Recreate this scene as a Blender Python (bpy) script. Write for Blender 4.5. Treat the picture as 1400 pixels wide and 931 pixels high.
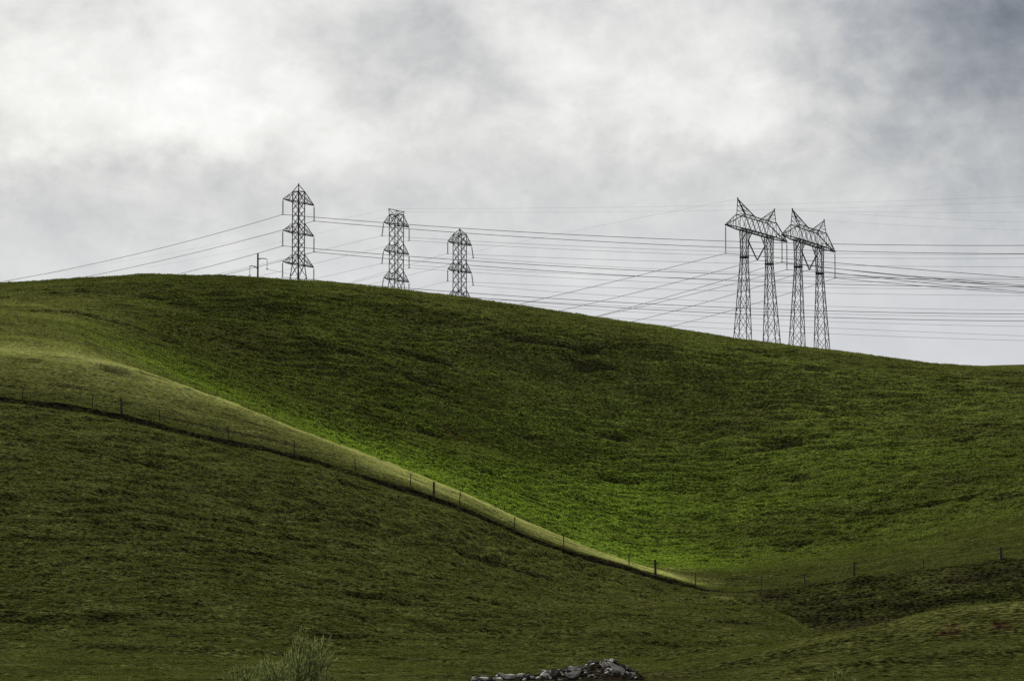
import bpy, bmesh, math, random
import numpy as np
from mathutils import Vector

# ------------------------------------------------------------------ scene / camera / light
S = bpy.context.scene
COL = S.collection
for o in list(bpy.data.objects):
    bpy.data.objects.remove(o)
random.seed(7)
RNG = np.random.default_rng(11)

F = 5250.0                       # focal length in photo pixels (1400 wide)
HORIZ = 950.0                    # photo row of the true horizon
TH = math.atan((HORIZ - 465.5) / F)
CAMZ = 2.0

cam = bpy.data.cameras.new("camera")
cam.lens = 135.0
cam.sensor_width = 36.0
cam.clip_start = 1.0
cam.clip_end = 20000.0
camo = bpy.data.objects.new("camera", cam)
COL.objects.link(camo)
camo.location = (0, 0, CAMZ)
camo.rotation_euler = (math.pi / 2 + TH, 0, 0)
S.camera = camo
S.render.resolution_x, S.render.resolution_y = 1024, 680

SUN_EL, SUN_AZ = math.radians(30.0), math.radians(-22.0)     # behind the hill, a little to the left
sun_dir = Vector((math.cos(SUN_EL) * math.sin(SUN_AZ), math.cos(SUN_EL) * math.cos(SUN_AZ), math.sin(SUN_EL)))
sl = bpy.data.lights.new("sun", 'SUN')
sl.energy = 5.0
sl.angle = math.radians(1.5)
sl.color = (1.0, 0.95, 0.86)
so = bpy.data.objects.new("sun", sl)
COL.objects.link(so)
so.rotation_euler = (-sun_dir).to_track_quat('-Z', 'Y').to_euler()

S.view_settings.view_transform = 'Standard'
S.view_settings.look = 'None'
S.view_settings.exposure = 0.35
S.view_settings.gamma = 1.0
S.view_settings.use_curve_mapping = False


class NT:
    """small helper to write shader node graphs as expressions"""
    def __init__(self, tree):
        self.t = tree
        self.n = tree.nodes
        self.l = tree.links

    def new(self, typ, **kw):
        nd = self.n.new(typ)
        for k, v in kw.items():
            setattr(nd, k, v)
        return nd

    def put(self, sock, v):
        if hasattr(v, 'is_output') or hasattr(v, 'links'):
            self.l.new(v, sock)
        else:
            sock.default_value = v

    def m(self, op, a, b=None, c=None, clamp=False):
        nd = self.new('ShaderNodeMath', operation=op, use_clamp=clamp)
        self.put(nd.inputs[0], a)
        if b is not None:
            self.put(nd.inputs[1], b)
        if c is not None:
            self.put(nd.inputs[2], c)
        return nd.outputs[0]

    def noise(self, vec, scale, detail=5, rough=.55, dist=0.0):
        nd = self.new('ShaderNodeTexNoise')
        self.l.new(vec, nd.inputs['Vector'])
        nd.inputs['Scale'].default_value = scale
        nd.inputs['Detail'].default_value = detail
        nd.inputs['Roughness'].default_value = rough
        nd.inputs['Distortion'].default_value = dist
        return nd.outputs['Fac']

    def mix(self, f, a, b, blend='MIX'):
        nd = self.new('ShaderNodeMix', data_type='RGBA', blend_type=blend)
        self.put(nd.inputs[0], f)
        self.put(nd.inputs[6], a)
        self.put(nd.inputs[7], b)
        return nd.outputs[2]

    def ramp(self, f, stops):
        nd = self.new('ShaderNodeValToRGB')
        self.l.new(f, nd.inputs[0])
        el = nd.color_ramp.elements
        while len(el) < len(stops):
            el.new(.5)
        for e, (p, c) in zip(el, stops):
            e.position = p
            e.color = (*c, 1)
        return nd.outputs[0]


def build_world():
    w = bpy.data.worlds.new("World")
    S.world = w
    w.use_nodes = True
    g = NT(w.node_tree)
    g.n.clear()
    out = g.new('ShaderNodeOutputWorld')
    bg = g.new('ShaderNodeBackground')
    bg.inputs['Strength'].default_value = 0.1
    g.l.new(bg.outputs[0], out.inputs[0])
    sky = g.new('ShaderNodeTexSky', sky_type='NISHITA')
    sky.sun_disc = False
    sky.sun_elevation = SUN_EL
    sky.sun_rotation = SUN_AZ
    tc = g.new('ShaderNodeTexCoord')
    d = tc.outputs['Generated']
    sp = g.new('ShaderNodeSeparateXYZ')
    g.l.new(d, sp.inputs[0])
    X, Y, Z = sp.outputs
    K = F / 100.0
    az = g.m('MULTIPLY', g.m('ARCTAN2', X, Y), K)            # units of 100 photo px
    el = g.m('MULTIPLY', g.m('ARCSINE', Z), K)
    # direction scaled so cloud noise is isotropic on the dome, slightly flattened
    vm = g.new('ShaderNodeVectorMath', operation='MULTIPLY')
    g.l.new(d, vm.inputs[0])
    vm.inputs[1].default_value = (K, K, K * 1.35)
    P = vm.outputs[0]
    n_big = g.noise(P, 0.22, 3, .5, 0.3)
    n_mid = g.noise(P, 0.62, 9, .62, 0.2)
    n_fin = g.noise(P, 1.7, 8, .6, 0.6)
    wx = g.m('MULTIPLY', g.m('SUBTRACT', g.noise(P, 0.5, 6, .55), .5), 3.4)
    vm2 = g.new('ShaderNodeVectorMath', operation='ADD')
    g.l.new(P, vm2.inputs[0])
    vm2.inputs[1].default_value = (17.3, 5.1, 9.7)
    wy = g.m('MULTIPLY', g.m('SUBTRACT', g.noise(vm2.outputs[0], 0.5, 6, .55), .5), 2.6)
    azw = g.m('ADD', az, wx)
    elw = g.m('ADD', el, wy)
    # cloud masses: (photo x, photo y, half width, half height, brightness)
    lobes = [(190, 120, 330, 150, .24), (60, 190, 200, 60, .12), (330, 40, 240, 60, .08), (400, 190, 120, 50, .16),
             (990, 140, 170, 100, .27), (1060, 190, 200, 50, .14), (730, 60, 110, 70, .16), (690, 190, 90, 60, .16),
             (560, 70, 140, 60, -.30), (600, 130, 90, 40, -.12), (300, 235, 140, 45, -.26), (60, 260, 150, 50, -.22),
             (1385, 55, 240, 130, -.60), (1150, 40, 120, 60, .08), (1270, 230, 140, 40, -.10), (860, 240, 160, 40, -.12),
             (480, 285, 180, 30, -.10), (1380, 330, 160, 60, -.10)]
    b = g.m('ADD', g.m('MULTIPLY', g.m('SUBTRACT', n_big, .5), .26), .55)
    b = g.m('ADD', b, g.m('MULTIPLY', g.m('SUBTRACT', n_mid, .5), .72))
    b = g.m('ADD', b, g.m('MULTIPLY', g.m('SUBTRACT', n_fin, .5), .30))
    for (px, py, hw, hh, amp) in lobes:
        ax, ay = (px - 700) / 100.0, (HORIZ - py) / 100.0
        dx = g.m('DIVIDE', g.m('SUBTRACT', azw, ax), hw / 100.0)
        dy = g.m('DIVIDE', g.m('SUBTRACT', elw, ay), hh / 100.0)
        q = g.m('ADD', g.m('MULTIPLY', dx, dx), g.m('MULTIPLY', dy, dy))
        e = g.m('EXPONENT', g.m('MULTIPLY', q, -.8))
        b = g.m('MULTIPLY_ADD', e, amp, b)
    # low, even veil near the horizon (smoother there)
    veil = g.m('SUBTRACT', 1.0, g.m('DIVIDE', el, 7.4), clamp=True)
    veil = g.m('MULTIPLY', veil, 1.9, clamp=True)
    b = g.m('ADD', g.m('MULTIPLY', b, g.m('SUBTRACT', 1.0, veil)), g.m('MULTIPLY', veil, .57))
    # the cloud deck thins towards the sun and is heavier away from it
    dt = g.new('ShaderNodeVectorMath', operation='DOT_PRODUCT')
    g.l.new(d, dt.inputs[0])
    dt.inputs[1].default_value = sun_dir
    fwd = g.m('MULTIPLY', g.m('SUBTRACT', dt.outputs['Value'], .80), .28)
    b = g.m('ADD', b, fwd)
    b = g.m('MULTIPLY_ADD', b, .85, .15)
    warm = g.ramp(b, [(.0, (.10, .12, .155)), (.405, (.40, .415, .44)), (.617, (.605, .605, .60)),
                      (.813, (.80, .795, .775)), (1.0, (.97, .965, .945))])
    cool = g.ramp(b, [(.0, (.10, .12, .155)), (.405, (.40, .425, .48)), (.617, (.59, .61, .665)),
                      (.813, (.78, .795, .83)), (1.0, (.96, .96, .96))])
    colr = g.mix(veil, warm, cool)
    sc = g.mix(1.0, colr, (7.9, 7.9, 7.9, 1), 'MULTIPLY')
    fin = g.mix(0.94, sky.outputs[0], sc)
    g.l.new(fin, bg.inputs['Color'])


build_world()

# ------------------------------------------------------------------ helpers


def ray(px, py):
    xc, yc = (px - 700) / F, -(py - 465.5) / F
    dy = math.cos(TH) - yc * math.sin(TH)
    dz = math.sin(TH) + yc * math.cos(TH)
    return xc / dy, dz / dy                      # tan azimuth, tan elevation


def point(px, py, D):
    u, t = ray(px, py)
    return Vector((u * D, D, CAMZ + t * D))


def link(o):
    COL.objects.link(o)
    return o


def tag(o, label=None, cat=None, group=None, kind=None):
    if label:
        o["label"] = label
    if cat:
        o["category"] = cat
    if group:
        o["group"] = group
    if kind:
        o["kind"] = kind
    return o


def empty(name, loc):
    o = bpy.data.objects.new(name, None)
    o.location = loc
    o.empty_display_size = 0.5
    return link(o)


class MB:
    """collects simple shapes (world coordinates) and links them as one mesh object"""
    def __init__(self):
        self.v = []
        self.f = []

    def bar(self, a, b, w, w2=None):
        a, b = Vector(a), Vector(b)
        d = b - a
        if d.length < 1e-6:
            return self
        d.normalize()
        up = Vector((0, 0, 1)) if abs(d.z) < .95 else Vector((1, 0, 0))
        s = d.cross(up).normalized()
        t = s.cross(d).normalized()
        w2 = w if w2 is None else w2
        k = len(self.v)
        for p, ww in ((a, w), (b, w2)):
            for i, j in ((-1, -1), (1, -1), (1, 1), (-1, 1)):
                self.v.append(p + s * (i * ww / 2) + t * (j * ww / 2))
        self.f += [(k, k + 1, k + 5, k + 4), (k + 1, k + 2, k + 6, k + 5), (k + 2, k + 3, k + 7, k + 6),
                   (k + 3, k, k + 4, k + 7), (k + 3, k + 2, k + 1, k), (k + 4, k + 5, k + 6, k + 7)]
        return self

    def tube(self, pts, radii, n=6):
        pts = [Vector(p) for p in pts]
        k0 = len(self.v)
        for i, p in enumerate(pts):
            d = (pts[min(i + 1, len(pts) - 1)] - pts[max(i - 1, 0)]).normalized()
            up = Vector((0, 0, 1)) if abs(d.z) < .95 else Vector((1, 0, 0))
            s = d.cross(up).normalized()
            t = s.cross(d)
            r = radii[i] if hasattr(radii, '__len__') else radii
            for j in range(n):
                a = 2 * math.pi * j / n
                self.v.append(p + s * (math.cos(a) * r) + t * (math.sin(a) * r))
        for i in range(len(pts) - 1):
            for j in range(n):
                a, b = k0 + i * n + j, k0 + i * n + (j + 1) % n
                self.f.append((a, b, b + n, a + n))
        self.f.append(tuple(k0 + j for j in reversed(range(n))))
        e = k0 + (len(pts) - 1) * n
        self.f.append(tuple(e + j for j in range(n)))
        return self

    def build(self, name, mat, parent=None, origin=None, smooth=False):
        me = bpy.data.meshes.new(name)
        o0 = Vector((0, 0, 0))
        if parent is not None:
            p = parent
            while p is not None:
                o0 += p.location
                p = p.parent
        if origin is not None:
            o0 = o0 + (Vector(origin) - o0)
        me.from_pydata([tuple(v - o0) for v in self.v], [], self.f)
        me.update()
        if smooth:
            me.polygons.foreach_set('use_smooth', [True] * len(me.polygons))
        if mat:
            me.materials.append(mat)
        o = bpy.data.objects.new(name, me)
        if parent is not None:
            o.parent = parent
        elif origin is not None:
            o.location = origin
        return link(o)


def material(name, fn):
    m = bpy.data.materials.new(name)
    m.use_nodes = True
    g = NT(m.node_tree)
    g.n.clear()
    out = g.new('ShaderNodeOutputMaterial')
    fn(g, out)
    return m


def simple(name, c1, c2, rough=.7, metal=0.0, scale=3.0, bump=0.0):
    def fn(g, out):
        p = g.new('ShaderNodeBsdfPrincipled')
        tc = g.new('ShaderNodeTexCoord')
        n = g.noise(tc.outputs['Object'], scale, 6, .6)
        c = g.ramp(n, [(.3, c1), (.7, c2)])
        g.l.new(c, p.inputs['Base Color'])
        p.inputs['Roughness'].default_value = rough
        p.inputs['Metallic'].default_value = metal
        if bump:
            b = g.new('ShaderNodeBump')
            b.inputs['Strength'].default_value = bump
            b.inputs['Distance'].default_value = .05
            g.l.new(n, b.inputs['Height'])
            g.l.new(b.outputs[0], p.inputs['Normal'])
        g.l.new(p.outputs[0], out.inputs[0])
    return material(name, fn)


STEEL = simple("weathered_steel", (.03, .03, .031), (.065, .065, .068), .8, .2, .6)
INSUL = simple("brown_porcelain", (.03, .024, .022), (.06, .05, .045), .45, 0, 3)
CABLE = simple("aged_conductor", (.10, .10, .10), (.16, .16, .165), .7, .2, .1)
POLEW = simple("creosoted_wood", (.025, .02, .016), (.06, .048, .036), .9, 0, 4, .4)
TPOST = simple("rusty_post_steel", (.02, .016, .013), (.05, .036, .026), .85, .2, 6)
WIRE = simple("dull_fence_wire", (.06, .055, .05), (.10, .09, .08), .7, .4, 1)
STONE = simple("broken_concrete", (.14, .128, .108), (.42, .40, .35), .95, 0, 2.2, .6)
STONE_D = simple("dark_rubble", (.028, .024, .019), (.11, .097, .078), .95, 0, 2.5, .6)

# ------------------------------------------------------------------ terrain


def hash2(ix, iy, seed):
    h = (ix.astype(np.int64) * 374761393 + iy.astype(np.int64) * 668265263 + seed * 1442695041) & 0xFFFFFFFF
    h = ((h ^ (h >> 13)) * 1274126177) & 0xFFFFFFFF
    h = h ^ (h >> 16)
    return (h & 0xFFFF) / 65535.0


def vnoise(x, y, seed=0):
    ix, iy = np.floor(x), np.floor(y)
    fx, fy = x - ix, y - iy
    fx = fx * fx * fx * (fx * (fx * 6 - 15) + 10)
    fy = fy * fy * fy * (fy * (fy * 6 - 15) + 10)
    a, b = hash2(ix, iy, seed), hash2(ix + 1, iy, seed)
    c, d = hash2(ix, iy + 1, seed), hash2(ix + 1, iy + 1, seed)
    return (a + (b - a) * fx) * (1 - fy) + (c + (d - c) * fx) * fy - .5


def fbm(x, y, seed, oct=4, gain=.5):
    s, a = 0, 1.0
    for k in range(oct):
        s = s + a * vnoise(x * 2 ** k + 13.7 * k, y * 2 ** k + 7.1 * k, seed + k * 17)
        a *= gain
    return s


def sstep(a, b, x):
    t = np.clip((x - a) / (b - a), 0, 1)
    return t * t * (3 - 2 * t)


U_TAB = np.linspace(-1.7, 1.7, 6001)


def table(pts, width=.004):
    """photo polyline -> smooth curve of tan(elevation) over tan(azimuth)"""
    us, ts = zip(*[ray(px, py) for px, py in pts])
    v = np.interp(U_TAB, us, ts)
    k = max(3, int(width / (U_TAB[1] - U_TAB[0])) | 1)
    ker = np.hanning(k + 2)[1:-1]
    ker /= ker.sum()
    return np.convolve(np.pad(v, k // 2, mode='edge'), ker, mode='valid')


FENCE = [(-400, 500), (0, 543), (85, 556), (165, 571), (250, 591), (330, 607), (400, 621), (480, 641), (560, 666), (593, 678),
         (640, 692), (720, 727), (800, 757), (860, 777), (896, 789), (960, 806), (1000, 811), (1080, 807), (1170, 795),
         (1260, 783), (1400, 765), (1800, 720)]
CREST = [(-400, 410), (0, 478), (100, 489), (170, 505), (250, 528), (330, 558), (400, 588), (480, 620), (560, 652),
         (640, 683), (720, 718), (800, 750), (860, 770), (950, 799), (1000, 803), (1080, 797), (1170, 783), (1260, 768),
         (1400, 746), (1800, 690)]
GULLY = [(-400, 400), (0, 450), (100, 465), (170, 494), (250, 529), (330, 562), (400, 594), (480, 629), (560, 662),
         (640, 694), (720, 728), (800, 757), (860, 772), (900, 778), (1000, 782), (1170, 764), (1400, 722), (1800, 650)]
LOWER = [(-400, 390), (0, 432), (100, 446), (170, 470), (250, 505), (330, 541), (400, 572), (480, 606), (560, 638),
         (640, 668), (720, 700), (800, 728), (900, 752), (1000, 758), (1170, 734), (1400, 688), (1800, 620)]
SKYL = [(-400, 405), (-100, 390), (0, 386.5), (30, 385), (70, 381.5), (105, 379), (140, 378), (165, 376), (190, 373.5), (215, 373), (245, 374.3),
        (300, 375), (340, 377), (400, 381), (450, 384), (500, 389), (560, 396), (640, 406), (720, 418), (800, 430),
        (900, 444), (1000, 460), (1100, 474), (1140, 478), (1200, 486), (1260, 494), (1310, 498.5), (1400, 502), (1800, 530)]

T_FENCE, T_CREST, T_GULLY, T_LOWER, T_SKY = [table(p) for p in ([(a, b + (5 if a < 850 else 2)) for a, b in FENCE], CREST, GULLY, LOWER, SKYL)]
T_SKY = table([(a, b + 2.2) for a, b in SKYL], .0025)
C = []                                   # (depth, mode, table)   mode 't' tan elevation, 'z' height
C.append((0., 'z', table([(0, 950)]) * 0 + 0.0))
C.append((110., 'z', U_TAB * 0 + 1.0))
C.append((178., 't', table([(-400, 940), (900, 941), (1400, 938)])))
C.append((204., 't', table([(-400, 922), (0, 926), (600, 930), (880, 930), (1000, 922), (1120, 908), (1250, 894), (1400, 884), (1800, 862)])))
C.append((215., 't', table([(-400, 905), (0, 913), (300, 918), (600, 923), (880, 922), (1000, 905), (1060, 893), (1120, 878),
                            (1180, 866), (1250, 847), (1320, 835), (1400, 828), (1800, 800)])))
C.append((250., 't', table([(-400, 860), (0, 880), (300, 888), (600, 900), (900, 904), (1000, 894), (1120, 884), (1250, 873),
                            (1400, 862), (1800, 840)])))
C.append((300., 't', table([(-400, 690), (0, 718), (300, 748), (600, 800), (800, 834), (900, 842), (960, 846), (1005, 846), (1050, 848),
                            (1090, 857), (1120, 871), (1250, 866), (1400, 852), (1800, 800)])))
C.append((318., 't', table([(-400, 610), (0, 640), (165, 665), (300, 688), (593, 752), (800, 810), (900, 826), (960, 828), (1005, 829), (1050, 832),
                            (1090, 853), (1120, 878), (1250, 872), (1400, 858), (1800, 800)])))
C.append((337., 't', table([(-400, 530), (0, 573), (165, 601), (400, 650), (593, 705), (800, 781), (900, 808), (960, 814), (1005, 816),
                            (1050, 844), (1120, 866), (1250, 858), (1400, 841), (1800, 785)])))
C.append((344.5, 't', table([(-400, 514), (0, 557), (165, 585), (400, 634), (593, 690), (800, 768), (900, 797), (960, 809), (1005, 814), (1050, 829),
                              (1120, 833), (1250, 817), (1400, 799), (1800, 750)])))
C.append((350., 't', T_FENCE))
C.append((375., 't', T_CREST))
C.append((395., 't', T_GULLY))
C.append((426., 't', T_LOWER))
bump = np.exp(-((U_TAB - .012) / .055) ** 2)
C.append((455., 't', T_LOWER * (.70 + .10 * bump) + T_SKY * (.30 - .10 * bump)))
C.append((488., 't', T_LOWER * (.32 + .05 * bump) + T_SKY * (.68 - .05 * bump)))
C.append((508., 't', T_LOWER * .085 + T_SKY * .915))
C.append((525., 't', T_SKY))
zs = CAMZ + T_SKY * 525
C.append((560., 'z', zs + 0.8))
C.append((640., 'z', zs - 6))
C.append((760., 'z', zs - 16))
C.append((1100., 'z', zs * .5))
C.append((1500., 't', table([(-400, 640), (1150, 540), (1310, 499), (1360, 496.5), (1400, 495.5), (1800, 480)])))
C.append((2200., 'z', U_TAB * 0 + 40))
C.append((9000., 'z', U_TAB * 0 + 0))
CD = np.array([c[0] for c in C])
CT = [c[2] * c[0] + CAMZ if c[1] == 't' else c[2] for c in C]


def base_height(u, D):
    u, D = np.asarray(u, float), np.asarray(D, float)
    Zc = [np.interp(u, U_TAB, t) for t in CT]
    n = len(CD)
    h = np.diff(CD)
    sl = [(Zc[i + 1] - Zc[i]) / h[i] for i in range(n - 1)]
    m = [sl[0]]
    for i in range(1, n - 1):                       # monotone (Fritsch-Carlson) tangents
        w1, w2 = 2 * h[i] + h[i - 1], h[i] + 2 * h[i - 1]
        a, b = sl[i - 1], sl[i]
        same = a * b > 0
        den = w1 / np.where(same, a, 1) + w2 / np.where(same, b, 1)
        m.append(np.where(same, (w1 + w2) / np.where(same, den, 1), 0))
    m.append(sl[-1])
    z = np.zeros_like(D)
    for i in range(n - 1):
        k = (D >= CD[i]) & (D <= CD[i + 1])
        if not k.any():
            continue
        t = (D[k] - CD[i]) / h[i]
        z[k] = ((1 + 2 * t) * (1 - t) ** 2 * Zc[i][k] + t * (1 - t) ** 2 * h[i] * m[i][k]
                + t * t * (3 - 2 * t) * Zc[i + 1][k] + t * t * (t - 1) * h[i] * m[i + 1][k])
    return z


RUB = [(636, 0), (650, .14), (668, .30), (690, .36), (712, .30), (735, .42), (760, .62), (785, .82), (808, 1.0), (835, 1.22),
       (852, 1.05), (868, .55), (884, 0)]
RUB_U = [ray(p, 925)[0] for p, _ in RUB]
RUB_H = [h * .78 for _, h in RUB]
RUB_D = 191.0


def px_of(u):
    return 700 + u * 5275.0


def terraces(x, D, z0):
    """cattle terraces follow the contours, broken up along their length"""
    warp = 1.3 * fbm(x / 16, D / 16, 21, 3) + .45 * fbm(x / 4.0, D / 4.0, 23, 2)
    ph = (z0 / 0.95 + warp * 1.3) % 1.0
    s1 = np.where(ph < .72, ph / .72, (1 - ph) / .28) - .5
    b1 = sstep(-.22, .25, fbm(x / 9, z0 / 1.6, 31, 3))
    ph2 = (z0 / 0.50 + warp * 1.9 + .35 * fbm(x / 2.6, D / 3.0, 27, 2)) % 1.0
    s2 = np.where(ph2 < .70, ph2 / .70, (1 - ph2) / .30) - .5
    b2 = sstep(-.2, .2, fbm(x / 4.2, z0 / .8, 37, 3))
    return s1, b1, s2, b2


def detail(u, D, z0):
    """real relief: folds, cattle terraces, tussocks, the bank below the fence, the rubble heap's core"""
    x = u * D
    px = px_of(u)
    on = sstep(120, 200, D) * (1 - sstep(540, 620, D))
    lush = np.interp(px, [-200, 150, 330], [.25, .5, 1])
    calm = 1 - .8 * np.exp(-((D - 522) / 16) ** 2)
    d = 1.1 * fbm(x / 42 + 3, D / 42, 1, 3) * on * calm * np.clip(D / 420, .3, 1)
    d = d + .28 * np.clip(D / 420, .4, 1) * fbm(x / 13, D / 10, 5, 3) * on * (1 - .75 * np.exp(-((D - 522) / 14) ** 2))
    main = sstep(405, 430, D) * (1 - sstep(500, 525, D))
    left = sstep(230, 270, D) * (1 - sstep(344, 349, D)) * (1 - .6 * sstep(960, 1040, px))
    slope = np.clip(main * lush + left * .85, 0, 1)
    s1, b1, s2, b2 = terraces(x, D, z0)
    d = d + .34 * s1 * b1 * slope
    d = d + .31 * s2 * b2 * slope * np.where(D > 400, 1, .8)
    # elongated tussock ridges
    t1 = fbm(x / 2.4, D / .95, 41, 3, .6)
    d = d + (.24 * t1) * (.35 + .65 * slope) * on
    # scars: short steep cuts
    sc = fbm(x / 11, D / 3.6, 51, 3)
    d = d - .5 * sstep(.32, .5, sc) * slope
    # small burrow mounds everywhere
    mo = fbm(x / 1.6, D / 1.6, 61, 2)
    d = d + .10 * sstep(.25, .5, mo) * on
    # bank below the fence
    jit = .45 * fbm(x / 6, D * 0, 71, 3)
    df = D - 350 + jit
    keep = sstep(-300, -100, px) * (1 - .85 * sstep(930, 1010, px))
    bank = (sstep(-1.15, -.5, df) * np.exp(-np.clip(df + .5, 0, None) / 7.0)) - .0
    d = d + (.34 + .14 * fbm(x / 7, D * 0, 73, 2) + .16 * (1 - sstep(200, 420, px))) * bank * keep * (1 - .7 * sstep(1180, 1300, px) * 0)
    # second old bank / track crossing the dark hollow on the right
    y2 = np.interp(px, [1000, 1100, 1250, 1400], [347, 345, 343, 343])
    d2 = D - y2 + jit
    d = d + .2 * sstep(-1.6, -.5, d2) * np.exp(-np.clip(d2 + .5, 0, None) / 4.0) * sstep(1090, 1150, px)
    # old landslip folds on the mound at the right and near the toe of the left hill
    for (D0, p0, p1, a) in ((207, 960, 1230, .3), (197, 1050, 1800, .3), (252, 760, 1010, .35), (262, 820, 1060, .35), (240, 60, 430, .45),
                            (262, -200, 320, .3)):
        dd = D - D0 - 4 * fbm(x / 14, D * 0, 81 + int(D0), 2) - (px - p0) * .012
        w = sstep(p0, p0 + 60, px) * (1 - sstep(p1 - 60, p1, px))
        d = d + a * sstep(-2.4, -.6, dd) * np.exp(-np.clip(dd + .5, 0, None) / 7.0) * w
    # earth scar on the pale shoulder
    e = ((px - 157) / 24) ** 2 + ((D - 373.6 - (px - 157) * .02) / 2.1) ** 2
    d = d - .9 * np.exp(-e ** 2)
    # core of the rubble heap
    hh = np.interp(u, RUB_U, RUB_H)
    d = d + hh * np.exp(-((D - RUB_D) / 2.0) ** 2)
    return d


def height(u, D):
    z0 = base_height(u, D)
    return z0 + detail(u, D, z0)


def ground_at(x, y):
    return float(height(np.array([x / y]), np.array([float(y)]))[0])


def cover(u, D, z0):
    """ground colour: R lush green grass and painted sun pool, G dry pale grass and painted lit crests, B bare earth and painted hollow shade"""
    x = u * D
    px = px_of(u)
    n1 = fbm(x / 14, D / 9, 101, 4)
    n2 = fbm(x / 3.2, D / 1.6, 111, 4, .6)
    sun_band = np.exp(-(np.clip(D - 418, -60, None) / np.where(D > 418, 19 + 12 * np.exp(-((px - 760) / 260) ** 2), 20)) ** 2)
    lush = sun_band * (.5 * sstep(30, 260, px) + .5 * sstep(330, 560, px)) * (1 - .9 * sstep(840, 1080, px))  # lush grass, also painting the pool of sunlight behind the crest
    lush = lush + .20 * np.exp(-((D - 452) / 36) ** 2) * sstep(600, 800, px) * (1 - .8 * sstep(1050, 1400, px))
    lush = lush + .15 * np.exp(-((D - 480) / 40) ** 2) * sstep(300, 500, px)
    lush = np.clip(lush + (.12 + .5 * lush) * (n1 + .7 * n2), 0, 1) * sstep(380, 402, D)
    dry = ((.15 + .55 * sstep(420, 620, px)) * sstep(351, 358, D) * (1 - sstep(379, 388, D)) + .85 * np.exp(-((D - 376.5) / 6.0) ** 2)) * (.28 + .72 * sstep(140, 380, px)) * (1 - sstep(860, 1000, px))  # dry grass on the crest, its paleness also painting the sunlit strip
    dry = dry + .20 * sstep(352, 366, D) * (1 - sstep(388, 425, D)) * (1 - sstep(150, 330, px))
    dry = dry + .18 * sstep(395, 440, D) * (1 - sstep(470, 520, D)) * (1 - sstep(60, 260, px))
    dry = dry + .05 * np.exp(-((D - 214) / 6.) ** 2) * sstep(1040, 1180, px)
    dry = dry + .11 * np.exp(-((D - np.interp(px, [960, 1005, 1050, 1090, 1120], [345, 337, 321, 312, 302])) / 4.5) ** 2) * sstep(950, 1000, px) * (1 - sstep(1090, 1140, px))  # pale line painting the lit edge of the spur's nose
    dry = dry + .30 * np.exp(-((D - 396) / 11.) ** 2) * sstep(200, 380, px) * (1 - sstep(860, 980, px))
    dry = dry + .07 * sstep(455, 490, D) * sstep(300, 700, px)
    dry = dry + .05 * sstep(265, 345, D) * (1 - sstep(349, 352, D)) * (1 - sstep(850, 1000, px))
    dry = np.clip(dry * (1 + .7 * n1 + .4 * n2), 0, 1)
    jit = .45 * fbm(x / 6, D * 0, 71, 3)
    df = D - 350 + jit
    soil_shade = np.exp(-((df + .85) / .55) ** 2) * sstep(-.8, -.1, fbm(x / 3, D / 1.2, 121, 3)) * (1 - .5 * sstep(1000, 1100, px))
    sc = fbm(x / 11, D / 3.6, 51, 3)
    soil_shade = np.maximum(soil_shade, .7 * sstep(.34, .52, sc) * sstep(230, 250, D) * (1 - sstep(500, 530, D)))
    e = ((px - 157) / 25) ** 2 + ((D - 373.0 - (px - 157) * .02) / 2.8) ** 2
    soil_shade = np.maximum(soil_shade, np.exp(-e ** 2))
    hh = np.interp(u, RUB_U, RUB_H)
    soil_shade = np.maximum(soil_shade, sstep(.0, .2, hh) * (1 - sstep(3.5, 6, np.abs(D - RUB_D))))
    soil_shade = np.maximum(soil_shade, .7 * np.exp(-((px - 790) / 170) ** 4 - ((D - 200) / 11) ** 4))
    hol_shade = sstep(1000, 1060, px) * sstep(333, 340, D) * (1 - sstep(349, 351, D)) * (.24 + 1.0 * fbm(x / 4, D / 1.5, 141, 3))  # shade of the hollow wall, painted as patches of dark earth colour
    soil_shade = np.maximum(soil_shade, np.clip(hol_shade, 0, .75))
    red = np.exp(-(((px - 1300) / 22) ** 2 + ((D - 208.5) / 1.3) ** 2) ** 2) + np.exp(-(((px - 1372) / 17) ** 2 + ((D - 208.5) / 1.2) ** 2) ** 2)
    red = red * sstep(-.35, .15, fbm(x / 1.1, D / .6, 131, 3, .6))
    red = red + .8 * np.exp(-(((px - 622) / 30) ** 2 + ((D - 458) / 4) ** 2)) * sstep(-.2, .2, n2)
    return lush, dry, np.clip(soil_shade, 0, 1), np.clip(red, 0, 1)


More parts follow.
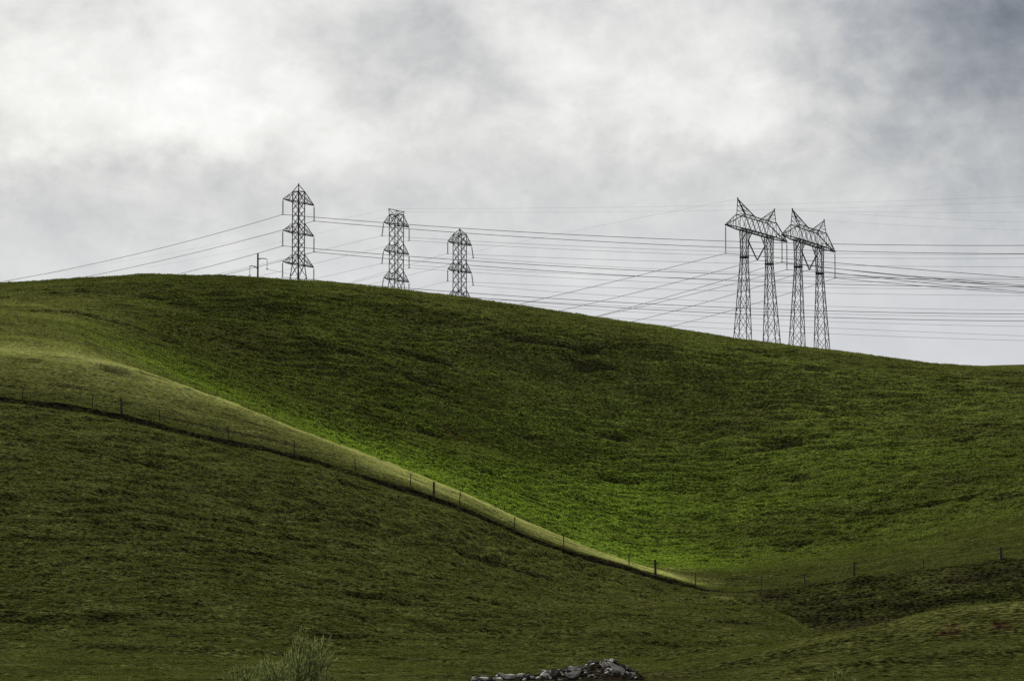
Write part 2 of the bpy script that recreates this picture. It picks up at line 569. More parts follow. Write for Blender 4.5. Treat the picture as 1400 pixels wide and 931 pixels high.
def grass_colour(g, at_lush, noise_vec, blade=False):
    a = g.new('ShaderNodeAttribute', attribute_name='cover')
    sp = g.new('ShaderNodeSeparateColor')
    g.l.new(a.outputs['Color'], sp.inputs[0])
    lush, dry, soil_shade = sp.outputs
    red = a.outputs['Alpha']
    n = g.noise(noise_vec, .22, 6, .62)
    n2 = g.noise(noise_vec, 1.3, 5, .65)
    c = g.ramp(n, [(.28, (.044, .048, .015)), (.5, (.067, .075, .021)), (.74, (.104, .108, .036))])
    lc = g.ramp(n2, [(.3, (.115, .190, .018)), (.7, (.230, .320, .048))])  # bright greens include the painted sunlight of the gully
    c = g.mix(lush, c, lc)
    dc = g.ramp(n2, [(.3, (.35, .375, .10)), (.7, (.54, .545, .19))])  # pale tones include the painted sunlight on the crest
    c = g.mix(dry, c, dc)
    if blade:
        nv = g.noise(noise_vec, 4.5, 3, .7)
        c = g.mix(1.0, c, g.ramp(nv, [(.32, (.75, .75, .75)), (.52, (1.05, 1.05, 1.05)), (.72, (1.55, 1.52, 1.42))]), 'MULTIPLY')
    if not blade:
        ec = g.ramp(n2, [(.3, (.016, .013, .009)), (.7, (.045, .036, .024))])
        c = g.mix(soil_shade, c, ec)
        c = g.mix(red, c, (.060, .034, .019, 1))
    return c, n2


def mat_ground(g, out):
    tc = g.new('ShaderNodeTexCoord')
    v = tc.outputs['Object']
    c, n2 = grass_colour(g, None, v)
    mp = g.new('ShaderNodeVectorMath', operation='MULTIPLY')
    g.l.new(v, mp.inputs[0])
    mp.inputs[1].default_value = (.28, 1.0, 1.0)
    n3 = g.noise(mp.outputs[0], 1.25, 5, .68)
    k = g.ramp(n3, [(.36, (.50, .49, .47)), (.64, (1.15, 1.15, 1.15))])
    mp2 = g.new('ShaderNodeVectorMath', operation='MULTIPLY')
    g.l.new(v, mp2.inputs[0])
    mp2.inputs[1].default_value = (.62, 1.0, 1.0)
    k2 = g.ramp(g.noise(mp2.outputs[0], 4.2, 4, .7), [(.40, (.10, .095, .085)), (.50, (.76, .76, .75)), (.62, (2.0, 1.96, 1.82))])
    k = g.mix(1.0, k, k2, 'MULTIPLY')
    at = g.new('ShaderNodeAttribute', attribute_name='cover')
    sg = g.new('ShaderNodeSeparateColor')
    g.l.new(at.outputs['Color'], sg.inputs[0])
    k = g.mix(g.m('MULTIPLY', sg.outputs[1], .75), k, (1, 1, 1, 1))
    c = g.mix(1.0, c, k, 'MULTIPLY')
    p = g.new('ShaderNodeBsdfDiffuse')
    g.l.new(c, p.inputs['Color'])
    p.inputs['Roughness'].default_value = .3
    b = g.new('ShaderNodeBump')
    b.inputs['Strength'].default_value = 1.0
    b.inputs['Distance'].default_value = .28
    g.l.new(g.noise(mp.outputs[0], 2.0, 7, .68), b.inputs['Height'])
    g.l.new(b.outputs[0], p.inputs['Normal'])
    g.l.new(p.outputs[0], out.inputs[0])


def mat_blade(g, out):
    tc = g.new('ShaderNodeTexCoord')
    c, n2 = grass_colour(g, None, tc.outputs['Object'], True)
    df = g.new('ShaderNodeBsdfDiffuse')
    tr = g.new('ShaderNodeBsdfTranslucent')
    g.l.new(c, df.inputs[0])
    ct = g.mix(1.0, c, (1.05, 1.15, .7, 1), 'MULTIPLY')
    g.l.new(ct, tr.inputs[0])
    mx = g.new('ShaderNodeMixShader')
    mx.inputs[0].default_value = .36
    g.l.new(df.outputs[0], mx.inputs[1])
    g.l.new(tr.outputs[0], mx.inputs[2])
    g.l.new(mx.outputs[0], out.inputs[0])


M_GROUND = material("hill_turf", mat_ground)
M_BLADE = material("grass_blade", mat_blade)


def np_mesh(name, V, loops, sizes, mat, cov=None, smooth=False):
    me = bpy.data.meshes.new(name)
    nf = len(sizes)
    me.vertices.add(len(V))
    me.vertices.foreach_set('co', V.astype(np.float32).ravel())
    me.loops.add(len(loops))
    me.loops.foreach_set('vertex_index', loops.astype(np.int32))
    me.polygons.add(nf)
    st = np.concatenate([[0], np.cumsum(sizes)[:-1]]).astype(np.int32)
    me.polygons.foreach_set('loop_start', st)
    if smooth:
        me.polygons.foreach_set('use_smooth', np.ones(nf, bool))
    if cov is not None:
        at = me.attributes.new('cover', 'FLOAT_COLOR', 'POINT')
        at.data.foreach_set('color', cov.astype(np.float32).ravel())
    me.update(calc_edges=True)
    me.materials.append(mat)
    return link(bpy.data.objects.new(name, me))


def build_terrain():
    uf = np.linspace(-.15, .15, 760)
    side = .15 + np.geomspace(.002, 1.45, 46)
    u = np.concatenate([-side[::-1], uf, side])
    D = np.concatenate([np.linspace(6, 150, 36), np.arange(151.5, 180, 1.2), np.arange(180, 340, .5), np.arange(340, 380, .3), np.arange(380, 546, .36), np.linspace(547, 800, 60),
                        np.geomspace(815, 9000, 40)])
    UU, DD = np.meshgrid(u, D)
    z0 = base_height(UU.ravel(), DD.ravel())
    z = z0 + detail(UU.ravel(), DD.ravel(), z0)
    x, y = (UU * DD).ravel(), DD.ravel()
    V = np.stack([x, y, z], 1)
    nr, nc = UU.shape
    i = (np.arange(nr - 1)[:, None] * nc + np.arange(nc - 1)[None, :]).ravel()
    quads = np.stack([i, i + 1, i + nc + 1, i + nc], 1)
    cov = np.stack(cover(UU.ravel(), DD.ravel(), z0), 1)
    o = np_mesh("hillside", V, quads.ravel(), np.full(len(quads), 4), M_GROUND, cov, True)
    tag(o, kind='structure')
    return o


build_terrain()


def build_grass(n=470000):
    u = RNG.uniform(-.150, .150, n * 3)
    D = RNG.uniform(172.0 ** 1.4, 532.0 ** 1.4, n * 3) ** (1 / 1.4)
    px = px_of(u)
    z0 = base_height(u, D)
    lush, dry, soil_shade, red = cover(u, D, z0)
    cl = fbm(u * D / 1.5, D / .9, 201, 3, .6)
    s1, b1, s2, b2 = terraces(u * D, D, z0)
    lip = (s1 * b1 + s2 * b2) * .55
    hh = np.interp(u, RUB_U, RUB_H)
    keep = (RNG.uniform(0, 1, n * 3) < np.clip(.42 + .8 * cl + 1.5 * lip - .25 * dry - .7 * soil_shade - .9 * red, .03, 1))
    keep &= ~((np.abs(D - RUB_D) < 4) & (hh > .02))
    u, D, z0 = u[keep][:n], D[keep][:n], z0[keep][:n]
    lush, dry = lush[keep][:n], dry[keep][:n]
    m = len(u)
    z = z0 + detail(u, D, z0)
    x, y = u * D, D
    nb = 2
    size = RNG.uniform(.45, .9, m) * (1 - .5 * dry) * (.45 + .55 * np.clip((D - 170) / 300, 0, 1))
    V = np.zeros((m, nb, 3, 3))
    for b in range(nb):
        a = RNG.uniform(0, 2 * np.pi, m)
        w = RNG.uniform(.05, .12, m) * size
        h = RNG.uniform(.10, .24, m) * size
        ox, oy = RNG.normal(0, .11, m) * size, RNG.normal(0, .11, m) * size
        lean = RNG.uniform(.05, .8, m)
        la = RNG.uniform(0, 2 * np.pi, m)
        V[:, b, 0] = np.stack([x + ox - np.cos(a) * w, y + oy - np.sin(a) * w, z - .06], 1)
        V[:, b, 1] = np.stack([x + ox + np.cos(a) * w, y + oy + np.sin(a) * w, z - .06], 1)
        V[:, b, 2] = np.stack([x + ox + np.cos(la) * lean * h, y + oy + np.sin(la) * lean * h, z + h], 1)
    V = V.reshape(-1, 3)
    cov = np.repeat(np.stack([lush, dry, lush * 0, lush * 0], 1), nb * 3, 0)
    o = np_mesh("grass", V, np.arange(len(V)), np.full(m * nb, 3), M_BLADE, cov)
    tag(o, "short tussocky green grass covering the hillsides", "grass", kind='stuff')


build_grass()

# ------------------------------------------------------------------ pylons


def lattice(parent, secs, wleg, wbr, faces=(0, 1, 2, 3), ratio=1.15, legname='leg'):
    """four legs through square sections [(4 corners)], with crossed bracing; each leg and each crossed pair is a part"""
    for k in range(4):
        mb = MB()
        for a, b in zip(secs[:-1], secs[1:]):
            mb.bar(a[k], b[k], wleg)
        mb.build(legname, STEEL, parent)
    for a, b in zip(secs[:-1], secs[1:]):
        hgt = (a[0] - b[0]).length
        w = ((a[0] - a[1]).length + (b[0] - b[1]).length) / 2
        n = max(1, round(hgt / (w * ratio)))
        for i in range(n):
            A = [a[k].lerp(b[k], i / n) for k in range(4)]
            B = [a[k].lerp(b[k], (i + 1) / n) for k in range(4)]
            for fc in faces:
                p, q = fc, (fc + 1) % 4
                mb = MB()
                mb.bar(A[p], B[q], wbr).bar(A[q], B[p], wbr)
                if i == 0:
                    mb.bar(A[p], A[q], wbr)
                mb.build('cross_brace', STEEL, parent)


def square(c, half, ang):
    r = []
    for k in range(4):
        a = ang + math.pi / 4 + k * math.pi / 2
        r.append(Vector((c.x + math.cos(a) * half * 1.4142, c.y + math.sin(a) * half * 1.4142, c.z)))
    return r


def insulator(name, a, b, parent, r=.13):
    a, b = Vector(a), Vector(b)
    L = (b - a).length
    n = max(6, int(L / .17))
    pts, rad = [a], [.04]
    for i in range(n):
        for t, rr in ((.15, .45), (.35, 1.0), (.65, 1.0), (.85, .45)):
            pts.append(a.lerp(b, .06 + .88 * (i + t) / n))
            rad.append(r * rr)
    pts.append(b)
    rad.append(.05)
    mb = MB().tube(pts, rad, 6)
    mb.bar(b + Vector((-.22, 0, -.02)), b + Vector((.22, 0, -.02)), .12)
    return mb.build(name, INSUL, parent)


ENDS = {}


def pylon(key, label, px, D, peak_y, body_y, arm_ys, arm_dx, arm_ang, body_half, body_ang, string_px, slant, top):
    c0 = point(px, arm_ys[0], D)
    gx, gy = c0.x, c0.y
    zb = ground_at(gx, gy)
    root = empty('lattice_pylon', (gx, gy, zb - .1))
    tag(root, label, 'pylon', 'lattice pylons on the hilltop')

    def at(py):
        return Vector((gx, gy, point(px, py, D).z))
    zt, za = at(body_y), [at(y) for y in arm_ys]
    waist = za[2].z - .2
    base_half = body_half + .115 * (waist - zb)
    secs = [square(zt, body_half, body_ang)]
    for z in za:
        secs.append(square(z, body_half, body_ang))
    mid = (waist + zb) / 2
    secs.append(square(Vector((gx, gy, mid)), (body_half + base_half) / 2, body_ang))
    secs.append(square(Vector((gx, gy, zb - .4)), base_half, body_ang))
    lattice(root, secs, .15, .07, ratio=.85)
    e1 = Vector((math.cos(arm_ang), math.sin(arm_ang), 0))
    half = arm_dx
    for i, z in enumerate(za):
        zup = zt if i == 0 else z + Vector((0, 0, 1.75))
        for s in (-1, 1):
            tip = z + e1 * (half * s)
            lo = square(z, body_half, body_ang)
            hi = square(zup, body_half, body_ang)
            lo = sorted(lo, key=lambda v: (v - tip).length)[:2]
            hi = sorted(hi, key=lambda v: (v - tip).length)[:2]
            mb = MB()
            for q in lo:
                mb.bar(q, tip, .115)
            for q in hi:
                mb.bar(q, tip, .09)
            for t in (.33, .66):
                a = [q.lerp(tip, t) for q in lo]
                b = [q.lerp(tip, t) for q in hi]
                mb.bar(a[0], a[1], .05).bar(a[0], b[0], .05).bar(a[1], b[1], .05)
            mb.bar(hi[0], lo[0].lerp(tip, .33), .05).bar(hi[1], lo[1].lerp(tip, .33), .05)
            mb.bar(hi[0].lerp(tip, .33), lo[0].lerp(tip, .66), .05).bar(hi[1].lerp(tip, .33), lo[1].lerp(tip, .66), .05)
            mb.bar(lo[0], lo[1].lerp(tip, .33), .05).bar(lo[1].lerp(tip, .33), lo[0].lerp(tip, .66), .05)
            arm = mb.build('crossarm', STEEL, root)
            L = string_px / (F / D)
            bot = tip + Vector((slant[0 if s < 0 else 1], 0, -L - .25))
            insulator('insulator_string', tip + Vector((0, 0, -.15)), bot, arm)
            ENDS[(key, 'LR'[s > 0], i)] = bot
    # top of the body
    pk = MB()
    tops = square(zt, body_half, body_ang)
    if top == 'peak':
        apex = at(peak_y)
        for q in tops:
            pk.bar(q, apex, .12)
        pk.bar(apex + Vector((0, 0, -.1)), apex + Vector((0, 0, .2)), .2)
        for k in range(4):
            pk.bar(tops[k], tops[(k + 1) % 4], .1)
        ENDS[(key, 'peak', 0)] = apex
    else:
        srt = sorted(tops, key=lambda v: v.x)
        dz = at(peak_y).z - zt.z
        hl, hr = zt + e1 * -2.7 + Vector((0, 0, dz)), zt + e1 * 2.7 + Vector((0, 0, dz))
        pk.bar(srt[0], hl, .12).bar(srt[3], hr, .12).bar(hl, hr, .11)
        m_ = hl.lerp(hr, .5)
        pk.bar(srt[0], m_, .08).bar(srt[3], m_, .08).bar(srt[1], hl, .08).bar(srt[2], hr, .08).bar(srt[1], m_, .07).bar(srt[2], m_, .07)
        for k in range(4):
            pk.bar(tops[k], tops[(k + 1) % 4], .1)
        ENDS[(key, 'peak', 0)] = hl
        ENDS[(key, 'peak', 1)] = hr
    pk.build('peak_frame', STEEL, root)
    for q in secs[-1]:
        MB().bar(q + Vector((0, 0, -.6)), q + Vector((0, 0, .35)), .6).build('footing', STONE, root)
    return root


pylon('T1', "tall lattice pylon with a single pointed peak beside the wooden pole", 408.3, 640, 252.8, 262.3,
      (276.7, 319.3, 361.9), 5.05, math.radians(62), .72, math.radians(45), 19.5, (0, 0), 'peak')
pylon('T2', "lattice pylon with a two-horned flat frame on its top", 542, 720, 287.8, 294.0,
      (307.6, 345.3, 383), 4.45, math.radians(59), .97, math.radians(59), 16.5, (-.3, 0), 'horns')
pylon('T3', "pointed lattice pylon standing lowest on the ridge beside the two-horned one", 628.6, 722, 313.8, 320.8,
      (333.2, 370.8, 408.4), 4.3, math.radians(59), .92, math.radians(59), 15.0, (0, .3), 'peak')


def portal(key, label, pl, pr, D, L, zscale=1.0):
    P0 = point(pl[0], pl[1], D)
    best = None
    for k in range(400):                                     # far end of the level arm at its photo column
        D2 = D + k * .1
        u, _ = ray(pr[0], pr[1])
        P1 = Vector((u * D2, D2, P0.z))
        e = abs((P1 - P0).length - L)
        if best is None or e < best[0]:
            best = (e, P1)
    P1 = best[1]
    e1 = (P1 - P0).normalized()
    e2 = Vector((-e1.y, e1.x, 0))
    up = Vector((0, 0, 1))
    ang = math.atan2(e1.y, e1.x)

    def at(s, h=0.0, v=0.0):
        return P0 + e1 * (s * L) + up * h + e2 * v
    mc = at(.5)
    zg = ground_at(mc.x, mc.y)
    root = empty('portal_pylon', (mc.x, mc.y, zg - .1))
    tag(root, label, 'pylon', 'portal pylons on the falling ridge')
    W, H = .8, 2.45                                          # half depth of the bridge, bridge height
    sL, sR = .24, .755
    zdrop = P0.z - zg
    for side, s0, s1 in ((-1, .30, .215), (1, .70, .785)):
        def cen(h, s):
            return at(s, h)
        # mast: waisted below the bridge, splayed to the ground
        pts = [(0.0, s0, .62), (-2.2, s0, .55), (-4.6, s0 - side * -.004, .50)]
        secs = []
        for h, s, w in pts:
            secs.append([at(s, h) + e1 * (a * w) + e2 * (b * w) for a, b in ((-1, -1), (1, -1), (1, 1), (-1, 1))])
        for fr in (.5, 1.0):
            pb = at(s0 + (s1 - s0) * fr)
            zz = -4.6 + (-(zdrop + .8) + 4.6) * fr
            w = .50 + (1.95 - .50) * fr
            secs.append([at(s0 + (s1 - s0) * fr, zz) + e1 * (a * w) + e2 * (b * w) for a, b in ((-1, -1), (1, -1), (1, 1), (-1, 1))])
        lattice(root, secs, .13, .06, ratio=1.7)
        # climbing guard
        g_ = secs[2]
        mb = MB()
        for k in range(4):
            mb.bar(g_[k] + up * .0, g_[(k + 1) % 4] + up * .0, .30)
        mb.build('climbing_guard', STEEL, root)
        # knee brace towards the middle of the bridge
        kb = MB()
        for v in (-.55, .55):
            kb.bar(at(s0 - side * .02, -1.6, v), at(s0 - side * .085, 0, v), .11)
            kb.bar(at(s0 - side * .02, -.9, v), at(s0 - side * .05, -.9 + .2, v), .07)
        kb.build('knee_brace', STEEL, root)
        for q in secs[-1]:
            MB().bar(q + up * -.6, q + up * .9, .7).build('footing', STONE, root)
    # bridge: lower and upper chords, webs
    for v in (-W, W):
        MB().bar(at(.0, 0, v * .1), at(.24, 0, v), .16).bar(at(.24, 0, v), at(.755, 0, v), .19).bar(at(.755, 0, v), at(1, 0, v * .1), .16).build('lower_chord', STEEL, root)
        MB().bar(at(0, 0, v * .1), at(sL, H, v), .13).bar(at(sL, H, v), at(sR, H, v), .12).bar(at(sR, H, v), at(1, 0, v * .1), .13).build('upper_chord', STEEL, root)
        n = 6
        for i in range(n):
            a, b = sL + (sR - sL) * i / n, sL + (sR - sL) * (i + 1) / n
            mb = MB().bar(at(a, 0, v), at(b, H, v), .06).bar(at(b, 0, v), at(a, H, v), .06)
            mb.build('cross_brace', STEEL, root)
        for (t0, t1) in ((0, sL), (1, sR)):
            mb = MB()
            prev = None
            for t in (.25, .5, .75, 1.0):
                s = t0 + (t1 - t0) * t
                vv = v * (.1 + .9 * t)
                lo, hi = at(s, 0, vv), at(s, H * t, vv)
                mb.bar(lo, hi, .07)
                if prev:
                    mb.bar(prev, hi if t != .75 else lo, .06)
                prev = lo if t != .75 else hi
            mb.build('arm_web', STEEL, root)
    for i in range(9):
        tie = MB()
        s = sL + (sR - sL) * i / 8
        MB().bar(at(s, H, -W), at(s, H, W), .07).build('tie_bar', STEEL, root)
        tie.bar(at(s, 0, -W), at(s, 0, W), .08)
        if i < 8:
            s2 = sL + (sR - sL) * (i + 1) / 8
            tie.bar(at(s, 0, -W), at(s2, 0, W), .07)
        tie.build('tie_bar', STEEL, root)
    # earth-wire peaks
    for i, (sa, s_in, s_out) in enumerate(((.195, .40, .25), (.795, .60, .745))):
        ap = at(sa, 4.85)
        mb = MB()
        for v in (-W, W):
            mb.bar(at(s_out, H, v), ap, .12).bar(at(s_in, H, v), ap, .12)
            for t in (.3, .6):
                a, b = at(s_out, H, v).lerp(ap, t), at(s_in, H, v).lerp(ap, t)
                mb.bar(a, b, .06)
                mb.bar(a, at(s_in, H, v).lerp(ap, t - .3), .06)
        mb.bar(ap - up * .1, ap + up * .25, .2)
        mb.build('earth_wire_peak', STEEL, root)
        ENDS[(key, 'peak', i)] = ap
    SL = 4.45 * zscale
    for nm, s in (('L', 0.0), ('R', 1.0)):
        b = at(s, -SL - .3)
        insulator('insulator_string', at(s, -.15), b, root, .11)
        ENDS[(key, nm, 0)] = b
    vb = at(.505, -4.5)
    for s, h in ((.352, -1.5), (.648, -1.5)):
        insulator('insulator_string', at(s, h), vb, root, .13)
    ENDS[(key, 'V', 0)] = vb
    return root


portal('T4', "upper of two portal pylons, standing nearer the lattice pylons", (992, 307.2), (1075.7, 332), 627, 27.0)
portal('T5', "lower of two portal pylons, farther down the ridge from the lattice pylons", (1069, 321), (1141.4, 348), 640, 27.5, .96)

# ------------------------------------------------------------------ wooden pole with curved arms


def wooden_pole():
    D = 628.0
    b = point(352.6, 378, D)
    zb = ground_at(b.x, b.y)
    root = empty('utility_pole', (b.x, b.y, zb - .1))
    tag(root, "dark wooden pole with two curved arms beside the tallest lattice pylon", 'utility pole')
    top = point(352.6, 346.5, D)
    MB().tube([(b.x, b.y, zb - .8), (b.x, b.y, (zb + top.z) / 2), top], [.22, .17, .14], 10).build('pole', POLEW, root)
    for (x0, y0, xm, ym, x1, y1, yb) in ((352.6, 354.6, 359, 352.3, 365.2, 354.8, 368), (352.6, 367.2, 347, 363.2, 341.5, 363.8, 376.5)):
        mb = MB()
        A, B, Cc = point(x0, y0, D), point(xm, ym, D), point(x1, y1, D)
        pts = [(A * (1 - t) ** 2 + B * 2 * t * (1 - t) + Cc * t * t) for t in [i / 8 for i in range(9)]]
        mb.tube(pts, [.1 - .04 * i / 8 for i in range(9)], 6)
        arm = mb.build('curved_arm', POLEW, root)
        bot = point(x1, yb, D)
        insulator('insulator_string', Cc, bot, arm, .06)
        ENDS[('PO', 'R' if x1 > x0 else 'L', 0)] = bot


wooden_pole()

# ------------------------------------------------------------------ wires


def px_py(p):
    """photo position of a world point"""
    z = p.z - CAMZ
    f = p.y * math.cos(TH) + z * math.sin(TH)
    uu = -p.y * math.sin(TH) + z * math.cos(TH)
    return 700 + F * p.x / f, 465.5 - F * uu / f


def wire(start, pts, D1, r, label, group, name='power_line'):
    """a sagging wire from an attachment point through its run to the next support (out of view)"""
    x0, y0 = px_py(start)
    xs = np.array([x0] + [p[0] for p in pts])
    ys = np.array([y0] + [p[1] for p in pts])
    w = np.array([30.] + [1.] * len(pts))
    deg = min(2, len(pts))
    cf = np.polyfit(xs - x0, ys - y0, deg, w=w)
    xe = pts[-1][0]
    n = 28
    P = []
    for i in range(n + 1):
        x = x0 + (xe - x0) * i / n
        y = y0 + np.polyval(cf, x - x0) - cf[-1]
        D = start.y + (D1 - start.y) * i / n
        P.append(point(x, y, D))
    P[0] = Vector(start)
    o = MB().tube([p - P[0] for p in P], r, 5).build(name, CABLE)
    o.location = P[0]
    tag(o, label, 'power line', group)
    return o


lvl = ['top', 'middle', 'bottom']
nm_of = {'T1': 'single-peaked tall lattice pylon', 'T2': 'two-horned lattice pylon', 'T3': 'lowest pointed lattice pylon'}
RIGHT = {
    ('T1', 'L', 0): [(640, 314), (1020, 331), (1400, 334.5), (1700, 331)], ('T1', 'R', 0): [(640, 321.5), (1020, 339.5), (1400, 345.5), (1700, 345)],
    ('T1', 'L', 1): [(640, 357.5), (1020, 376), (1400, 381), (1700, 379)], ('T1', 'R', 1): [(640, 365), (1020, 384.5), (1400, 391), (1700, 390)],
    ('T1', 'L', 2): [(640, 402), (1020, 421.5), (1400, 428), (1700, 427)], ('T1', 'R', 2): [(640, 408), (1020, 430), (1400, 437.5), (1700, 437)],
    ('T2', 'L', 0): [(640, 330), (1020, 345), (1400, 347), (1700, 342)], ('T2', 'R', 0): [(640, 336), (1020, 350.5), (1400, 352), (1700, 347)],
    ('T2', 'L', 1): [(640, 368), (1020, 383), (1400, 385), (1700, 380)], ('T2', 'R', 1): [(640, 374), (1020, 391), (1400, 394), (1700, 390)],
    ('T2', 'L', 2): [(640, 406), (1020, 426), (1400, 433), (1700, 431)], ('T2', 'R', 2): [(640, 412), (1020, 434), (1400, 447), (1700, 446)],
    ('T3', 'L', 0): [(700, 346.5), (1020, 361), (1400, 366), (1700, 363)], ('T3', 'R', 0): [(760, 362), (1020, 374), (1400, 378), (1700, 375)],
    ('T3', 'L', 1): [(700, 385), (1020, 399), (1400, 405), (1700, 403)], ('T3', 'R', 1): [(760, 400), (1020, 415), (1400, 423), (1700, 422)],
    ('T3', 'L', 2): [(1020, 441), (1400, 462), (1700, 468)], ('T3', 'R', 2): [(1020, 449), (1400, 468), (1700, 470)],
}
LEFT = {
    ('T1', 'L', 0): [(274, 328), (171, 350.5), (62, 373), (7, 384.5), (-120, 405)], ('T1', 'R', 0): [(384, 316), (274, 343.5), (140, 374), (0, 400)],
    ('T1', 'L', 1): [(300, 361), (255, 372), (100, 404)], ('T1', 'R', 1): [(384, 358.5), (310, 374), (150, 405)],
    ('T2', 'L', 0): [(475, 333), (434, 343.4), (388, 354), (310, 373), (200, 396)], ('T2', 'R', 0): [(524.6, 339), (475, 350), (427, 360.6), (365, 375), (250, 400)],
    ('T2', 'L', 1): [(475, 371), (436.6, 380), (300, 410)], ('T2', 'R', 1): [(525.7, 376.6), (489, 384.6), (380, 410)],
    ('T3', 'L', 0): [(585, 352.6), (540, 368), (480, 387), (400, 410)], ('T3', 'R', 0): [(610, 365), (557.7, 376.6), (505, 388), (420, 406)],
    ('T3', 'L', 1): [(576, 393.7), (500, 420)], ('T3', 'R', 1): [(610, 404), (550, 420)],
}
rad = {'T1': .045, 'T2': .024, 'T3': .024}
for (k, s, i), pts in RIGHT.items():
    e = ENDS[(k, s, i)]
    sd = 'camera-side' if s == 'L' else 'far-side'
    wire(e, pts, e.y - 25, rad[k], "line from the %s %s arm of the %s towards the portals" % (lvl[i], sd, nm_of[k]), 'power lines of the lattice pylons')
for (k, s, i), pts in LEFT.items():
    e = ENDS[(k, s, i)]
    sd = 'camera-side' if s == 'L' else 'far-side'
    wire(e, pts, e.y + 60, rad[k] * .9, "line from the %s %s arm of the %s over the hilltop" % (lvl[i], sd, nm_of[k]), 'power lines of the lattice pylons')
PW = {
    ('T4', 'L'): ([(865, 378.6), (711, 416), (560, 450)], [(1140, 359), (1260, 369), (1400, 380), (1650, 396)]),
    ('T4', 'V'): ([(1006, 365.5), (938.6, 382), (762, 425.6), (600, 460)], [(1140, 366.5), (1260, 379), (1400, 390), (1650, 405)]),
    ('T4', 'R'): ([(1003, 389), (920, 408), (822, 432), (680, 462)], [(1140, 375), (1250, 382), (1400, 391.5), (1650, 404)]),
    ('T5', 'L'): ([(1003, 381), (900, 409), (819, 431), (680, 465)], [(1140, 370), (1260, 380), (1400, 391), (1650, 405)]),
    ('T5', 'V'): ([(1003.7, 402.5), (870.7, 437.8), (720, 470)], [(1250, 386), (1400, 398.5), (1650, 414)]),
    ('T5', 'R'): ([(1003.7, 423.7), (922, 444.6), (760, 480)], [(1250, 391), (1400, 400.5), (1650, 412)]),
}
pn = {'T4': 'upper portal pylon', 'T5': 'lower portal pylon'}
sn = {'L': 'camera-side end', 'V': 'middle V-shaped string', 'R': 'far end'}
for (k, s), (lf, rt) in PW.items():
    e = ENDS[(k, s, 0)]
    wire(e, lf, e.y + 70, .040, "line from the %s of the %s over the ridge" % (sn[s], pn[k]), 'power lines of the portal pylons')
    wire(e, rt, e.y - 60, .045, "line from the %s of the %s leaving the hill" % (sn[s], pn[k]), 'power lines of the portal pylons')
ew = [(('T2', 'peak', 0), [(640, 285), (1020, 281), (1400, 268), (1700, 255)], -20, 'first horn of the two-horned pylon, towards the portal pylons'),
      (('T2', 'peak', 1), [(640, 291), (1020, 288), (1400, 275), (1700, 262)], -20, 'second horn of the two-horned pylon, towards the portal pylons'),
      (('T2', 'peak', 0), [(475, 297.5), (400, 314), (200, 352), (0, 384)], 40, 'first horn of the two-horned pylon, over the hilltop'),
      (('T2', 'peak', 1), [(475, 310), (400, 327), (200, 366)], 40, 'second horn of the two-horned pylon, over the hilltop'),
      (('T4', 'peak', 0), [(860, 300), (740, 326), (600, 354)], 60, 'first peak of the upper portal pylon, over the hill'),
      (('T4', 'peak', 1), [(1140, 290.5), (1400, 290), (1650, 286)], -50, 'second peak of the upper portal pylon, away from the hill'),
      (('T5', 'peak', 0), [(1140, 294), (1400, 303), (1650, 308)], -50, 'first peak of the lower portal pylon, away from the hill'),
      (('T5', 'peak', 1), [(1250, 310), (1400, 314), (1650, 318)], -50, 'second peak of the lower portal pylon, away from the hill')]
for key, pts, dd, lab in ew:
    e = ENDS[key]
    wire(e, pts, e.y + dd, .009, "thin earth wire from the " + lab, 'earth wires', 'earth_wire')
wire(ENDS[('PO', 'R', 0)], [(387, 373), (480, 392)], 640, .02, "thin wire from the raised arm of the wooden pole", 'wires of the wooden pole')
wire(ENDS[('PO', 'L', 0)], [(320, 384), (250, 400)], 640, .02, "thin wire from the lower arm of the wooden pole", 'wires of the wooden pole')

# ------------------------------------------------------------------ fence


